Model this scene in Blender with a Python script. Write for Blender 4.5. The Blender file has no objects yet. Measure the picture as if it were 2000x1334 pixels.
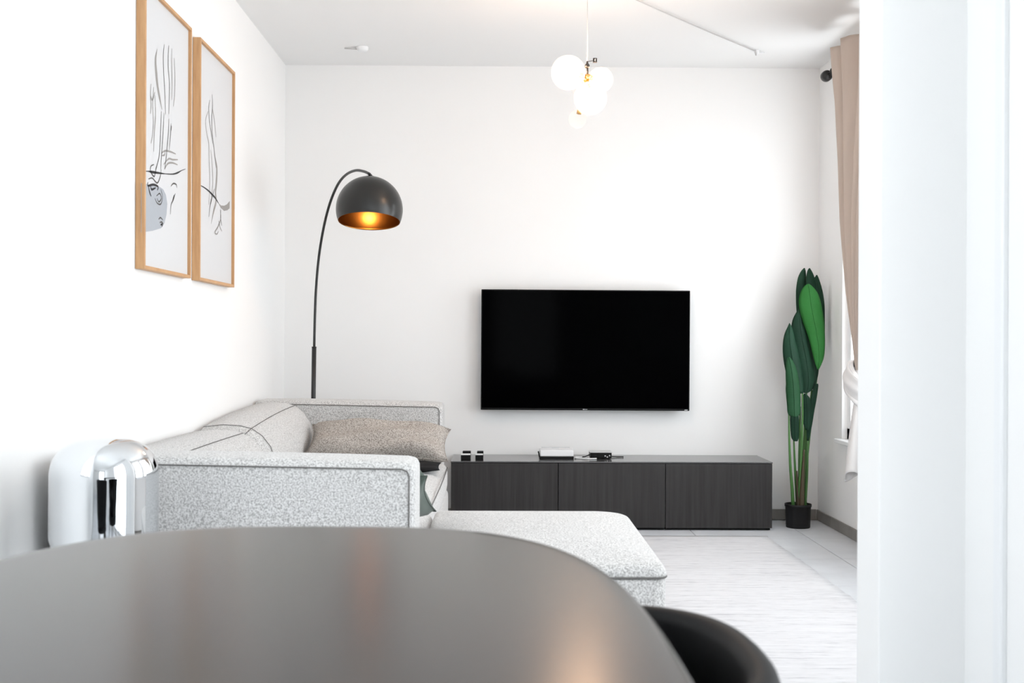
import bpy, bmesh, math, random
from mathutils import Vector, Matrix
random.seed(4)
PI = math.pi
S = bpy.context.scene
COL = S.collection

# ------------------------------------------------------------ camera
cd = bpy.data.cameras.new('camera'); cam = bpy.data.objects.new('camera', cd); COL.objects.link(cam)
cam.location = (0, 0, 1.045)
cam.rotation_mode = 'XYZ'
YAW, ROLL = math.atan(22 / 2200), math.radians(0.25)
cam.rotation_euler = (Matrix.Rotation(-YAW, 3, 'Z') @ Matrix.Rotation(PI / 2, 3, 'X') @ Matrix.Rotation(ROLL, 3, 'Z')).to_euler()
cd.sensor_width = 36; cd.lens = 36 * 2200 / 2000
cd.shift_y = 0.0015
cd.clip_start = 0.02; cd.clip_end = 60
cd.dof.use_dof = True; cd.dof.focus_distance = 5.6; cd.dof.aperture_fstop = 5.6
S.camera = cam

# ------------------------------------------------------------ sky, daylight portals, exposure
w = bpy.data.worlds.new('overcast_sky'); S.world = w; w.use_nodes = True
bg = w.node_tree.nodes['Background']; bg.inputs[0].default_value = (0.93, 0.965, 1.0, 1); bg.inputs[1].default_value = 8.0
def portal(name, loc, rot, sx, sy):
    l = bpy.data.lights.new(name, 'AREA'); l.shape = 'RECTANGLE'; l.size = sx; l.size_y = sy
    l.cycles.is_portal = True
    o = bpy.data.objects.new(name, l); o.location = loc; o.rotation_euler = rot; COL.objects.link(o)
FILL_WIN_E = (-0.15, 0.85, 0.52, 2.46)       # rear wall, x range; unseen opening added to brighten the living room
# windows: (y0, y1, z0, z1)
WIN_A = (3.80, 6.232, 0.52, 2.46)       # right wall behind the curtain
WIN_B = (2.65, 3.60, 0.52, 2.46)        # right wall, nearer, behind the partition
WIN_C = (0.35, 1.85, 0.04, 2.40)        # glazed door beside the table
FILL_WIN_D = (1.15, 2.25, 0.80, 2.42)        # left wall beside the table; unseen, added to light the wall opposite
for nm, x, (a, b, c, d), s in (('daylight_a', 2.15, WIN_A, 1), ('daylight_b', 2.15, WIN_B, 1), ('daylight_c', 1.2, WIN_C, 1), ('fill_daylight_d', -1.5, FILL_WIN_D, -1)):
    portal(nm, (x, (a + b) / 2, (c + d) / 2), (0, PI / 2 * s, 0), d - c, b - a)
portal('fill_daylight_e', (0.35, -2.85, 1.49), (PI / 2, 0, 0), 1.0, 1.94)
S.view_settings.view_transform = 'Standard'; S.view_settings.look = 'None'
S.view_settings.gamma = 1; S.view_settings.use_curve_mapping = False
S.view_settings.exposure = -0.37

# ------------------------------------------------------------ materials
def mat(name, col, rough=0.6, metal=0.0, spec=0.5, emit=None, es=0.0, build=None, **kw):
    m = bpy.data.materials.new(name); m.use_nodes = True
    nt = m.node_tree; b = nt.nodes['Principled BSDF']
    b.inputs['Base Color'].default_value = (*col, 1); b.inputs['Roughness'].default_value = rough
    b.inputs['Metallic'].default_value = metal; b.inputs['Specular IOR Level'].default_value = spec
    for k, v in kw.items(): b.inputs[k.replace('_', ' ')].default_value = v
    if emit: b.inputs['Emission Color'].default_value = (*emit, 1); b.inputs['Emission Strength'].default_value = es
    if build: build(nt, b)
    return m
def coords(nt, scale=(1, 1, 1), rand=False):
    tc = nt.nodes.new('ShaderNodeTexCoord'); mp = nt.nodes.new('ShaderNodeMapping')
    nt.links.new(tc.outputs['Object'], mp.inputs[0]); mp.inputs['Scale'].default_value = scale
    if rand:
        oi = nt.nodes.new('ShaderNodeObjectInfo'); mm = nt.nodes.new('ShaderNodeMath'); mm.operation = 'MULTIPLY'; mm.inputs[1].default_value = 40
        nt.links.new(oi.outputs['Random'], mm.inputs[0]); nt.links.new(mm.outputs[0], mp.inputs['Location'])
    return mp.outputs[0]
def noise(nt, vec, scale, detail=3, rough=0.5):
    n = nt.nodes.new('ShaderNodeTexNoise'); n.inputs['Scale'].default_value = scale
    n.inputs['Detail'].default_value = detail; n.inputs['Roughness'].default_value = rough
    nt.links.new(vec, n.inputs['Vector']); return n.outputs['Fac']
def ramp(nt, fac, stops):
    r = nt.nodes.new('ShaderNodeValToRGB'); e = r.color_ramp.elements
    e[0].position, e[0].color = stops[0][0], (*stops[0][1], 1); e[1].position, e[1].color = stops[-1][0], (*stops[-1][1], 1)
    for p, c in stops[1:-1]: k = e.new(p); k.color = (*c, 1)
    nt.links.new(fac, r.inputs[0]); return r.outputs[0]
def bump(nt, b, h, strength, dist):
    n = nt.nodes.new('ShaderNodeBump'); n.inputs['Strength'].default_value = strength; n.inputs['Distance'].default_value = dist
    nt.links.new(h, n.inputs['Height']); nt.links.new(n.outputs[0], b.inputs['Normal'])

def plaster_b(nt, b):
    v = coords(nt); bump(nt, b, noise(nt, v, 60, 4), 0.08, 0.002)
def fabric_b(lo, hi, scale=170, st=0.55):
    def f(nt, b):
        v = coords(nt); n = noise(nt, v, scale, 2, 0.6); n2 = noise(nt, v, 9, 3)
        c = ramp(nt, n, [(0.34, lo), (0.52, tuple((a + 2 * h) / 3 for a, h in zip(lo, hi))), (0.66, hi)])
        nt.links.new(c, b.inputs['Base Color']); bump(nt, b, n, st, 0.004)
    return f
def wood_dark_b(nt, b):
    v = coords(nt, (60, 60, 2.2), True); n = noise(nt, v, 1.0, 5, 0.6)
    c = ramp(nt, n, [(0.3, (0.019, 0.017, 0.017)), (0.7, (0.036, 0.034, 0.034))])
    nt.links.new(c, b.inputs['Base Color']); bump(nt, b, n, 0.25, 0.001)
def oak_b(nt, b):
    v = coords(nt, (30, 3, 3)); n = noise(nt, v, 3.0, 4, 0.6)
    nt.links.new(ramp(nt, n, [(0.3, (0.50, 0.27, 0.12)), (0.7, (0.60, 0.35, 0.17))]), b.inputs['Base Color'])
def tile_b(nt, b):
    v = coords(nt, (1, 1, 1), True); n = noise(nt, v, 3.2, 6, 0.62)
    nt.links.new(ramp(nt, n, [(0.3, (0.57, 0.59, 0.615)), (0.55, (0.65, 0.67, 0.70)), (0.75, (0.71, 0.73, 0.76))]), b.inputs['Base Color'])
    bump(nt, b, n, 0.1, 0.002)
def base_b(nt, b):
    v = coords(nt, (1, 1, 1), True); n = noise(nt, v, 6, 5, 0.6)
    nt.links.new(ramp(nt, n, [(0.3, (0.20, 0.19, 0.175)), (0.7, (0.27, 0.26, 0.245))]), b.inputs['Base Color'])
def rug_b(nt, b):
    v = coords(nt, (1.2, 26, 1)); n = noise(nt, v, 1.6, 5, 0.6); v2 = coords(nt, (9, 60, 1)); n2 = noise(nt, v2, 1.5, 3, 0.6)
    mx = nt.nodes.new('ShaderNodeMath'); mx.operation = 'MULTIPLY'; nt.links.new(n, mx.inputs[0]); nt.links.new(n2, mx.inputs[1])
    nt.links.new(ramp(nt, mx.outputs[0], [(0.12, (0.44, 0.44, 0.465)), (0.20, (0.58, 0.58, 0.595)), (0.33, (0.64, 0.64, 0.655))]), b.inputs['Base Color'])
    bump(nt, b, n2, 0.5, 0.004)
def leaf_b(lo, hi):
    def f(nt, b):
        v = coords(nt, (1, 1, 1), True); n = noise(nt, v, 4, 3); 
        nt.links.new(ramp(nt, n, [(0.3, lo), (0.7, hi)]), b.inputs['Base Color'])
        w_ = nt.nodes.new('ShaderNodeTexWave'); w_.bands_direction = 'Z'; w_.inputs['Scale'].default_value = 22; w_.inputs['Distortion'].default_value = 1.0
        nt.links.new(coords(nt), w_.inputs['Vector']); bump(nt, b, w_.outputs['Fac'], 0.12, 0.002)
    return f
def curtain_b(nt, b):
    v = coords(nt, (1, 1, 1)); n = noise(nt, v, 400, 2); bump(nt, b, n, 0.1, 0.001)

M = {}
M['wall'] = mat('white_plaster', (0.88, 0.88, 0.875), 0.85, spec=0.2, build=plaster_b)
M['ceil'] = mat('white_ceiling_paint', (0.87, 0.87, 0.865), 0.9, spec=0.15)
M['white'] = mat('white_lacquer', (0.84, 0.85, 0.86), 0.35)
M['fabric'] = mat('grey_boucle', (0.5, 0.5, 0.5), 0.95, spec=0.1, build=fabric_b((0.34, 0.335, 0.33), (0.73, 0.725, 0.715), 200), Sheen_Weight=0.25)
M['seam'] = mat('sofa_seam', (0.16, 0.155, 0.15), 0.9, spec=0.1)
M['foot'] = mat('dark_foot', (0.03, 0.03, 0.03), 0.5)
M['beige'] = mat('beige_weave', (0.5, 0.45, 0.4), 0.95, spec=0.1, build=fabric_b((0.20, 0.175, 0.155), (0.55, 0.51, 0.47), 190))
M['green'] = mat('sage_velvet', (0.085, 0.11, 0.095), 0.8, spec=0.15, Sheen_Weight=0.15)
M['blackcloth'] = mat('black_cloth', (0.015, 0.015, 0.016), 0.8, spec=0.1)
M['cab'] = mat('black_brown_wood', (0.03, 0.03, 0.03), 0.42, spec=0.35, build=wood_dark_b)
M['cabtop'] = mat('black_brown_top', (0.07, 0.07, 0.073), 0.16, spec=0.9)
M['gap'] = mat('shadow_gap_black', (0.008, 0.008, 0.008), 0.8)
M['tvscreen'] = mat('tv_glass', (0.0006, 0.0006, 0.0008), 0.08, spec=0.007)
M['tvframe'] = mat('tv_bezel', (0.004, 0.004, 0.004), 0.4, spec=0.2)
M['silver'] = mat('silver_print', (0.6, 0.6, 0.6), 0.3, metal=0.6)
M['chrome'] = mat('chrome', (0.74, 0.76, 0.78), 0.03, metal=1.0)
M['table'] = mat('anthracite_laminate', (0.026, 0.023, 0.020), 0.22, spec=0.33)
M['black'] = mat('black_metal', (0.012, 0.012, 0.012), 0.35, spec=0.5)
M['shade'] = mat('shade_outer_black', (0.013, 0.013, 0.012), 0.3, spec=0.5)
M['gold'] = mat('shade_inner_gold', (0.30, 0.14, 0.04), 0.28, metal=1.0)
M['bulb'] = mat('warm_bulb', (1, .8, .5), 0.4, emit=(1.0, 0.62, 0.25), es=1.5)
M['oak'] = mat('oak_frame', (0.6, 0.4, 0.25), 0.5, build=oak_b)
M['paper'] = mat('art_paper', (0.64, 0.645, 0.655), 0.6)
M['ink'] = mat('ink_black', (0.02, 0.02, 0.022), 0.8)
M['inkg'] = mat('ink_grey', (0.10, 0.095, 0.09), 0.8)
M['inkl'] = mat('ink_wash', (0.30, 0.285, 0.27), 0.8)
M['inkb'] = mat('ink_blue_grey', (0.39, 0.415, 0.45), 0.8)
M['tile'] = mat('grey_floor_tile', (0.5, 0.5, 0.5), 0.38, build=tile_b)
M['grout'] = mat('tile_grout', (0.62, 0.62, 0.61), 0.9)
M['base'] = mat('baseboard_tile', (0.3, 0.3, 0.3), 0.5, build=base_b)
M['rug'] = mat('white_rug', (0.8, 0.8, 0.8), 0.95, spec=0.1, build=rug_b)
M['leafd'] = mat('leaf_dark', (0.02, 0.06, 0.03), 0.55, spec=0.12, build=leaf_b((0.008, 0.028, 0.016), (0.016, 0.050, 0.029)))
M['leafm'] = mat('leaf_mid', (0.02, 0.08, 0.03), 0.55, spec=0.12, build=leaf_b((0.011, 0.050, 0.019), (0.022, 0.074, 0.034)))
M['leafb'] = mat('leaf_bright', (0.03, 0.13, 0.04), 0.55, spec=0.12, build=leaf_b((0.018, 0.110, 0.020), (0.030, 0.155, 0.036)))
M['stem'] = mat('stem_green', (0.06, 0.17, 0.04), 0.45)
M['sheath'] = mat('stem_sheath', (0.075, 0.055, 0.03), 0.6)
M['pot'] = mat('black_pot', (0.008, 0.008, 0.009), 0.5, spec=0.3)
M['soil'] = mat('soil', (0.03, 0.02, 0.012), 0.95)
M['curtain'] = mat('beige_curtain', (0.54, 0.455, 0.395), 0.85, spec=0.15, build=curtain_b)
M['lining'] = mat('white_lining', (0.80, 0.79, 0.785), 0.85, spec=0.15, build=curtain_b)
M['brass'] = mat('brass', (0.70, 0.42, 0.16), 0.25, metal=1.0)
M['glow'] = mat('pendant_bulb', (1, 1, 1), 0.3, emit=(1.0, 0.64, 0.40), es=80.0)
M['velvet'] = mat('black_velvet', (0.002, 0.002, 0.0025), 0.5, spec=0.18)
M['cable'] = mat('pale_cable', (0.55, 0.54, 0.53), 0.5)
def glass_mat(name, tint, gl, haze, ior=1.45):
    m = bpy.data.materials.new(name); m.use_nodes = True; nt = m.node_tree
    for n in list(nt.nodes): nt.nodes.remove(n)
    out = nt.nodes.new('ShaderNodeOutputMaterial'); tr = nt.nodes.new('ShaderNodeBsdfTransparent'); tr.inputs[0].default_value = (*tint, 1)
    g = nt.nodes.new('ShaderNodeBsdfGlossy'); g.inputs['Roughness'].default_value = 0.03
    fr = nt.nodes.new('ShaderNodeFresnel'); gm = nt.nodes.new('ShaderNodeNewGeometry'); mi = nt.nodes.new('ShaderNodeMix'); mi.data_type = 'FLOAT'; mi.inputs[2].default_value = ior; mi.inputs[3].default_value = 1 / ior; nt.links.new(gm.outputs['Backfacing'], mi.inputs[0]); nt.links.new(mi.outputs[0], fr.inputs[0])
    mx = nt.nodes.new('ShaderNodeMixShader'); nt.links.new(fr.outputs[0], mx.inputs[0]); nt.links.new(tr.outputs[0], mx.inputs[1]); nt.links.new(g.outputs[0], mx.inputs[2])
    last = mx
    if haze:
        d = nt.nodes.new('ShaderNodeBsdfTranslucent'); d.inputs[0].default_value = (0.95, 0.93, 0.92, 1)
        m2 = nt.nodes.new('ShaderNodeMixShader'); m2.inputs[0].default_value = haze
        nt.links.new(mx.outputs[0], m2.inputs[1]); nt.links.new(d.outputs[0], m2.inputs[2]); last = m2
    nt.links.new(last.outputs[0], out.inputs[0]); return m
M['pane'] = glass_mat('window_glass', (0.97, 0.98, 0.98), 0.04, 0)
M['globe'] = glass_mat('bubble_glass', (0.985, 0.98, 0.975), 0.06, 0.07, 1.2)
M['globec'] = glass_mat('clear_bubble_glass', (0.99, 0.99, 0.99), 0.06, 0.05, 1.06)

# ------------------------------------------------------------ building helpers
def origin(parent):
    v = Vector((0, 0, 0))
    while parent is not None: v += Vector(parent.location); parent = parent.parent
    return v
def obj(name, bm, m, parent=None, smooth=False, loc=None, label=None, **props):
    off = Vector(loc) if loc else Vector((0, 0, 0))
    if parent is not None and loc is None: off = Vector((0, 0, 0))
    o_par = origin(parent)
    bmesh.ops.translate(bm, vec=-(o_par + (off if parent is None else Vector((0, 0, 0)))), verts=bm.verts)
    bmesh.ops.recalc_face_normals(bm, faces=bm.faces)
    me = bpy.data.meshes.new(name); bm.to_mesh(me); bm.free()
    if smooth:
        for p in me.polygons: p.use_smooth = True
    mats = m if isinstance(m, (list, tuple)) else [m]
    for k in mats: me.materials.append(k)
    o = bpy.data.objects.new(name, me); COL.objects.link(o)
    if parent is None: o.location = off
    else: o.parent = parent
    if smooth == 'edge':
        try:
            for e in me.edges: pass
            md = o.modifiers.new('ws', 'WEIGHTED_NORMAL'); md.keep_sharp = True
        except Exception: pass
    if label: o['label'] = label
    for k, v in props.items(): o[k] = v
    return o
def thing(name, label, cat, loc, group=None):
    o = bpy.data.objects.new(name, None); COL.objects.link(o); o.location = loc; o.empty_display_size = 0.1
    o['label'] = label; o['category'] = cat
    if group: o['group'] = group
    return o
def B(): return bmesh.new()
def box(bm, lo, hi, bev=0.0, seg=2, M4=None):
    r = bmesh.ops.create_cube(bm, size=1.0)
    vs = r['verts']
    for v in vs: v.co = Vector([(lo[i] + hi[i]) / 2 + v.co[i] * (hi[i] - lo[i]) for i in range(3)])
    if bev:
        es = list({e for v in vs for e in v.link_edges})
        rr = bmesh.ops.bevel(bm, geom=es, offset=bev, segments=seg, profile=0.5, affect='EDGES')
        vs = list({v for f in rr['faces'] for v in f.verts} | {v for v in vs if v.is_valid})
    if M4 is not None: bmesh.ops.transform(bm, matrix=M4, verts=vs)
    return vs
def ringloft(bm, rings, closed=True, cap0=False, cap1=False):
    R = [[bm.verts.new(p) for p in r] for r in rings]; n = len(R[0])
    for a, b in zip(R, R[1:]):
        for i in range(n if closed else n - 1):
            j = (i + 1) % n; bm.faces.new((a[i], a[j], b[j], b[i]))
    if cap0: bm.faces.new(R[0][::-1])
    if cap1: bm.faces.new(R[-1])
    return R
def tube(bm, pts, r, seg=8, cap=True):
    pts = [Vector(p) for p in pts]; n = len(pts); rs = r if isinstance(r, (list, tuple)) else [r] * n
    t0 = (pts[1] - pts[0]).normalized(); up = Vector((0, 0, 1)) if abs(t0.z) < 0.9 else Vector((1, 0, 0))
    u = t0.cross(up).normalized(); rings = []
    for i, p in enumerate(pts):
        t = (pts[min(i + 1, n - 1)] - pts[max(i - 1, 0)]).normalized()
        u = (u - t * u.dot(t)).normalized(); v = t.cross(u)
        rings.append([p + (u * math.cos(a) + v * math.sin(a)) * rs[i] for a in [2 * PI * k / seg for k in range(seg)]])
    ringloft(bm, rings, True, cap, cap)
def smoothpath(pts, k=6):
    P = [Vector(p) for p in pts]; P = [P[0] * 2 - P[1]] + P + [P[-1] * 2 - P[-2]]; out = []
    for i in range(1, len(P) - 2):
        for s in range(k):
            t = s / k; a, b, c, d = P[i - 1], P[i], P[i + 1], P[i + 2]
            out.append(0.5 * ((2 * b) + (c - a) * t + (2 * a - 5 * b + 4 * c - d) * t * t + (3 * b - a - 3 * c + d) * t ** 3))
    out.append(P[-2]); return out
def lathe(bm, prof, c, seg=32, axis=None, cap0=False, cap1=False):
    Rm = axis if axis is not None else Matrix.Identity(3); c = Vector(c)
    rings = [[c + Rm @ Vector((r * math.cos(2 * PI * k / seg), r * math.sin(2 * PI * k / seg), z)) for k in range(seg)] for r, z in prof]
    ringloft(bm, rings, True, cap0, cap1)
def softbox(bm, lo, hi, r, bulge=(0, 0, 0), n=14, fn=None):
    """rounded, slightly inflated block: a subdivided cube mapped on a box of corner radius r"""
    c = [(lo[i] + hi[i]) / 2 for i in range(3)]; h = [(hi[i] - lo[i]) / 2 for i in range(3)]
    cache = {}
    def V(p):
        k = tuple(round(a, 5) for a in p)
        if k in cache: return cache[k]
        q = []
        for i in range(3):
            t = p[i]; s = math.copysign(1 - (1 - abs(t)) ** 1.6, t) if abs(t) < 1 else t
            q.append(s)
        rr = min(r, *h)
        core = [max(-(h[i] - rr), min(h[i] - rr, q[i] * h[i])) for i in range(3)]
        d = Vector([q[i] * h[i] - core[i] for i in range(3)])
        if d.length > 1e-9:
            m = max(abs(a) for a in d) ; d = d.normalized() * m
        x = Vector(core) + d
        u = [abs(q[i]) for i in range(3)]
        for i in range(3):
            j, k2 = (i + 1) % 3, (i + 2) % 3
            if u[i] > 0.6: x[i] += math.copysign(bulge[i] * (1 - u[j] ** 3) * (1 - u[k2] ** 3), q[i])
        x = x + Vector(c)
        if fn: x = Vector(fn(x))
        cache[k] = bm.verts.new(x); return cache[k]
    for ax in range(3):
        for sg in (-1, 1):
            for i in range(n):
                for j in range(n):
                    quad = []
                    for a, b in ((i, j), (i + 1, j), (i + 1, j + 1), (i, j + 1)):
                        p = [0, 0, 0]; p[ax] = sg; p[(ax + 1) % 3] = -1 + 2 * a / n; p[(ax + 2) % 3] = -1 + 2 * b / n
                        quad.append(V(p))
                    if len(set(quad)) == 4:
                        try: bm.faces.new(quad if sg > 0 else quad[::-1])
                        except ValueError: pass
def rrect(cx, cy, hx, hy, R, n=10):
    pts = []
    for k, (sx, sy) in enumerate(((1, 1), (-1, 1), (-1, -1), (1, -1))):
        for i in range(n + 1):
            a = PI / 2 * k + PI / 2 * i / n
            pts.append((cx + sx * (hx - R) + R * math.cos(a), cy + sy * (hy - R) + R * math.sin(a)))
    return pts
def domepad(bm, outline, z0, z1, zc, r=0.03, rings=14):
    """flat-bottomed pad: vertical side z0..z1, rounded shoulder r, crown up to zc in the middle"""
    cx = sum(p[0] for p in outline) / len(outline); cy = sum(p[1] for p in outline) / len(outline)
    R = [[(x, y, z0) for x, y in outline], [(x, y, z1) for x, y in outline]]
    hm = max(max(abs(p[0] - cx) for p in outline), 1e-6)
    for i in range(1, 6):
        a = PI / 2 * i / 5; ins = r * (1 - math.cos(a)); k = 1 - ins / hm
        R.append([(cx + (x - cx) * k, cy + (y - cy) * k, z1 + r * math.sin(a)) for x, y in outline])
    k0 = 1 - r / hm
    for i in range(1, rings):
        t = 1 - i / rings; z = z1 + r + (zc - z1 - r) * (1 - t ** 3.0)
        R.append([(cx + (x - cx) * k0 * t, cy + (y - cy) * k0 * t, z) for x, y in outline])
    rr = ringloft(bm, R, True, True, False)
    c = bm.verts.new((cx, cy, zc)); L = rr[-1]
    for i in range(len(L)): bm.faces.new((L[i], L[(i + 1) % len(L)], c))
def pillow(bm, w, h, t, Mx, n=20, pinch=0.06, seed=0, fn=None):
    rnd = random.Random(seed); ph = [rnd.uniform(0, 6) for _ in range(6)]
    grid = {}
    def pt(i, j, s):
        u = -1 + 2 * i / n; v = -1 + 2 * j / n
        x = u * (1 - pinch * (1 - v * v) * abs(u) ** 2) * w / 2; y = v * (1 - pinch * (1 - u * u) * abs(v) ** 2) * h / 2
        th = t / 2 * (max(0, (1 - u ** 4)) ** 0.55) * (max(0, (1 - v ** 4)) ** 0.55)
        wr = 0.06 * t * (math.sin(5 * u + ph[0] + 3 * v) + math.sin(7 * v + ph[1] - 4 * u)) * (1 - u ** 6) * (1 - v ** 6)
        p = Vector((x, y, s * th + wr))
        if fn: p = Vector(fn(p))
        return Mx @ p
    for s in (1, -1):
        for i in range(n + 1):
            for j in range(n + 1):
                edge = i in (0, n) or j in (0, n)
                if s == -1 and edge: grid[(i, j, -1)] = grid[(i, j, 1)]
                else: grid[(i, j, s)] = bm.verts.new(pt(i, j, s))
        for i in range(n):
            for j in range(n):
                q = [grid[(i, j, s)], grid[(i + 1, j, s)], grid[(i + 1, j + 1, s)], grid[(i, j + 1, s)]]
                bm.faces.new(q if s > 0 else q[::-1])
    border = [grid[(i, 0, 1)].co.copy() for i in range(n)] + [grid[(n, j, 1)].co.copy() for j in range(n)] + \
             [grid[(i, n, 1)].co.copy() for i in range(n, 0, -1)] + [grid[(0, j, 1)].co.copy() for j in range(n, 0, -1)]
    return border + [border[0]]
def sphere(bm, c, r, seg=24, sc=(1, 1, 1)):
    rr = bmesh.ops.create_uvsphere(bm, u_segments=seg, v_segments=seg // 2, radius=r)
    for v in rr['verts']: v.co = Vector((v.co.x * sc[0], v.co.y * sc[1], v.co.z * sc[2])) + Vector(c)
def xf(loc, rx=0, ry=0, rz=0):
    return Matrix.Translation(loc) @ Matrix.Rotation(rz, 4, 'Z') @ Matrix.Rotation(ry, 4, 'Y') @ Matrix.Rotation(rx, 4, 'X')

# ------------------------------------------------------------ the room
XL, XR, XD, YB, YR, ZC = -1.285, 1.895, 0.995, 6.70, -2.6, 2.69
T = 0.3
bm = B(); box(bm, (XL - T, YR - T, -0.12), (XR + T, YB + T, -0.006))
floor = obj('floor', bm, M['grout'], kind='structure')
# floor tiles, 60 x 60 cm, recessed joints; the ones the photograph shows single plus the rest of the floor
tx0, ty0, ts, gap = 1.667, 6.07, 0.60, 0.004
protos = []
k = 0
for i in range(-5, 1):
    for j in range(-15, 2):
        x0, x1 = tx0 + i * ts + gap / 2, tx0 + (i + 1) * ts - gap / 2
        y0, y1 = ty0 + (j - 1) * ts + gap / 2, ty0 + j * ts - gap / 2
        x0, x1, y0, y1 = max(x0, XL), min(x1, XR), max(y0, YR), min(y1, YB)
        if x1 - x0 < 0.02 or y1 - y0 < 0.02: continue
        if y1 < 2.4 and x0 > XD: continue
        bm = B(); box(bm, (x0, y0, -0.0058), (x1, y1, 0.0), 0.0012, 1)
        o = obj('tile', bm, M['tile'], floor)
bm = B(); box(bm, (XL - T, YR - T, ZC), (XR + T, YB + T, ZC + 0.2)); obj('ceiling', bm, M['ceil'], kind='structure')
bm = B(); box(bm, (XL - T, YB, 0), (XR + T, YB + T, ZC)); obj('wall_back', bm, M['wall'], kind='structure')
bm = B(); a, b, c, d = FILL_WIN_E
for lo_, hi_ in (((XL - T, 0), (a, ZC)), ((b, 0), (XR + T, ZC)), ((a, 0), (b, c)), ((a, d), (b, ZC))): box(bm, (lo_[0], YR - T, lo_[1]), (hi_[0], YR, hi_[1]))
obj('wall_rear', bm, M['wall'], kind='structure')
def wall_openings(bm, x0, x1, ya, yb, wins):
    y = ya
    for (a, b, c, d) in wins:
        if a > y: box(bm, (x0, y, 0), (x1, a, ZC))
        box(bm, (x0, a, 0), (x1, b, c)); box(bm, (x0, a, d), (x1, b, ZC)); y = b
    if yb > y: box(bm, (x0, y, 0), (x1, yb, ZC))
bm = B(); wall_openings(bm, XL - T, XL, YR, YB, [FILL_WIN_D]); obj('wall_left', bm, M['wall'], kind='structure')
bm = B(); wall_openings(bm, XR, XR + T, 2.55, YB, [WIN_B, WIN_A]); obj('wall_right', bm, M['wall'], kind='structure')
bm = B(); wall_openings(bm, XD, XD + 0.25, YR, 2.401, [WIN_C]); obj('wall_right_near', bm, M['wall'], kind='structure')
bm = B(); box(bm, (0.811, 2.40, 0), (XR + T, 2.55, ZC), 0.002, 1); obj('wall_partition', bm, M['wall'], kind='structure')

def window(name, x, win, side, sill=True, mull=1, rec=0.16):
    a, b, c, d = win; fx = x + side * rec; e = side * 0.05
    bm = B(); lo, hi = sorted((fx, fx + e)); f = 0.06
    for (p, q, r_, s) in ((a, a + f, c, d), (b - f, b, c, d), (a, b, c, c + f), (a, b, d - f, d)):
        box(bm, (lo, p, r_), (hi, q, s))
    for k in range(1, mull + 1):
        m_ = a + (b - a) * k / (mull + 1); box(bm, (lo - 0.0, m_ - 0.035, c), (hi, m_ + 0.035, d))
    w_ = obj(name, bm, M['white'], kind='structure')
    n = mull + 1
    for k in range(n):
        p0, p1 = a + (b - a) * k / n + 0.03, a + (b - a) * (k + 1) / n - 0.03
        bm = B(); g = fx + e / 2
        vs = [bm.verts.new(v) for v in ((g, p0, c + 0.05), (g, p1, c + 0.05), (g, p1, d - 0.05), (g, p0, d - 0.05))]; bm.faces.new(vs)
        obj('pane', bm, M['pane'], w_)
    if sill:
        l2, h2 = sorted((x - side * 0.035, fx)); bm = B(); box(bm, (l2, a - 0.03, c - 0.022), (h2, b + 0.03, c + 0.002), 0.003, 1)
        obj('sill', bm, M['white'], w_)
    return w_
window('window_1', XR, WIN_A, 1, mull=1, rec=0.03)
window('window_2', XR, WIN_B, 1, mull=1)
window('window_3', XD, WIN_C, 1, sill=False, mull=1, rec=0.05)
window('fill_window_4', XL, FILL_WIN_D, -1, mull=1)  # out of view, added as fill light for the right-hand walls
a, b, c, d = FILL_WIN_E; bm = B()
for lo_, hi_ in (((a, c), (a + 0.06, d)), ((b - 0.06, c), (b, d)), ((a, c), (b, c + 0.06)), ((a, d - 0.06), (b, d))): box(bm, (lo_[0], YR - 0.20, lo_[1]), (hi_[0], YR - 0.15, hi_[1]))
w5 = obj('fill_window_5', bm, M['white'], kind='structure')  # added behind the camera as fill light towards the back wall
bm = B(); bm.faces.new([bm.verts.new(v) for v in ((a + 0.05, YR - 0.175, c + 0.05), (b - 0.05, YR - 0.175, c + 0.05), (b - 0.05, YR - 0.175, d - 0.05), (a + 0.05, YR - 0.175, d - 0.05))]); obj('pane', bm, M['pane'], w5)
bm = B(); a = 2.20
box(bm, (XD - 0.012, a - 0.0, 0.0), (XD + 0.002, a + 0.022, 2.50), 0.003, 1); box(bm, (XD - 0.006, a + 0.022, 0.0), (XD + 0.002, a + 0.05, 2.53), 0.002, 1)
obj('trim_1', bm, M['white'], kind='structure')

# baseboards: short tiles set end to end
def baseboard(name, p0, p1, axis, side, step=0.60, start=0.0):
    root = None; a = p0[axis]; first = True; h = 0.062
    pos = [p0[axis]]; s_ = p0[axis] + start
    while s_ < p1[axis] - 0.02:
        if s_ > p0[axis] + 0.02: pos.append(s_)
        s_ += step
    pos.append(p1[axis]); other = p0[1 - axis]
    bm = B()
    lo = [0, 0, 0]; hi = [0, 0, h - 0.002]; lo[axis], hi[axis] = pos[0], pos[-1]
    lo[1 - axis], hi[1 - axis] = sorted((other, other + side * 0.006)); box(bm, lo, hi)
    root = obj(name, bm, M['grout'], kind='structure')
    for q0, q1 in zip(pos, pos[1:]):
        bm = B(); lo = [0, 0, 0.002]; hi = [0, 0, h]; lo[axis], hi[axis] = q0 + 0.001, q1 - 0.001
        lo[1 - axis], hi[1 - axis] = sorted((other + side * 0.0005, other + side * 0.010)); box(bm, lo, hi, 0.001, 1)
        obj('tile', bm, M['base'], root)
baseboard('baseboard_back', (XL + 0.011, YB), (XR - 0.011, YB), 0, -1, start=0.37)
baseboard('baseboard_right', (XR, 2.56), (XR, YB - 0.011), 1, -1, start=0.25)
baseboard('baseboard_left', (XL, YR), (XL, YB - 0.011), 1, 1, start=0.3)

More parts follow.
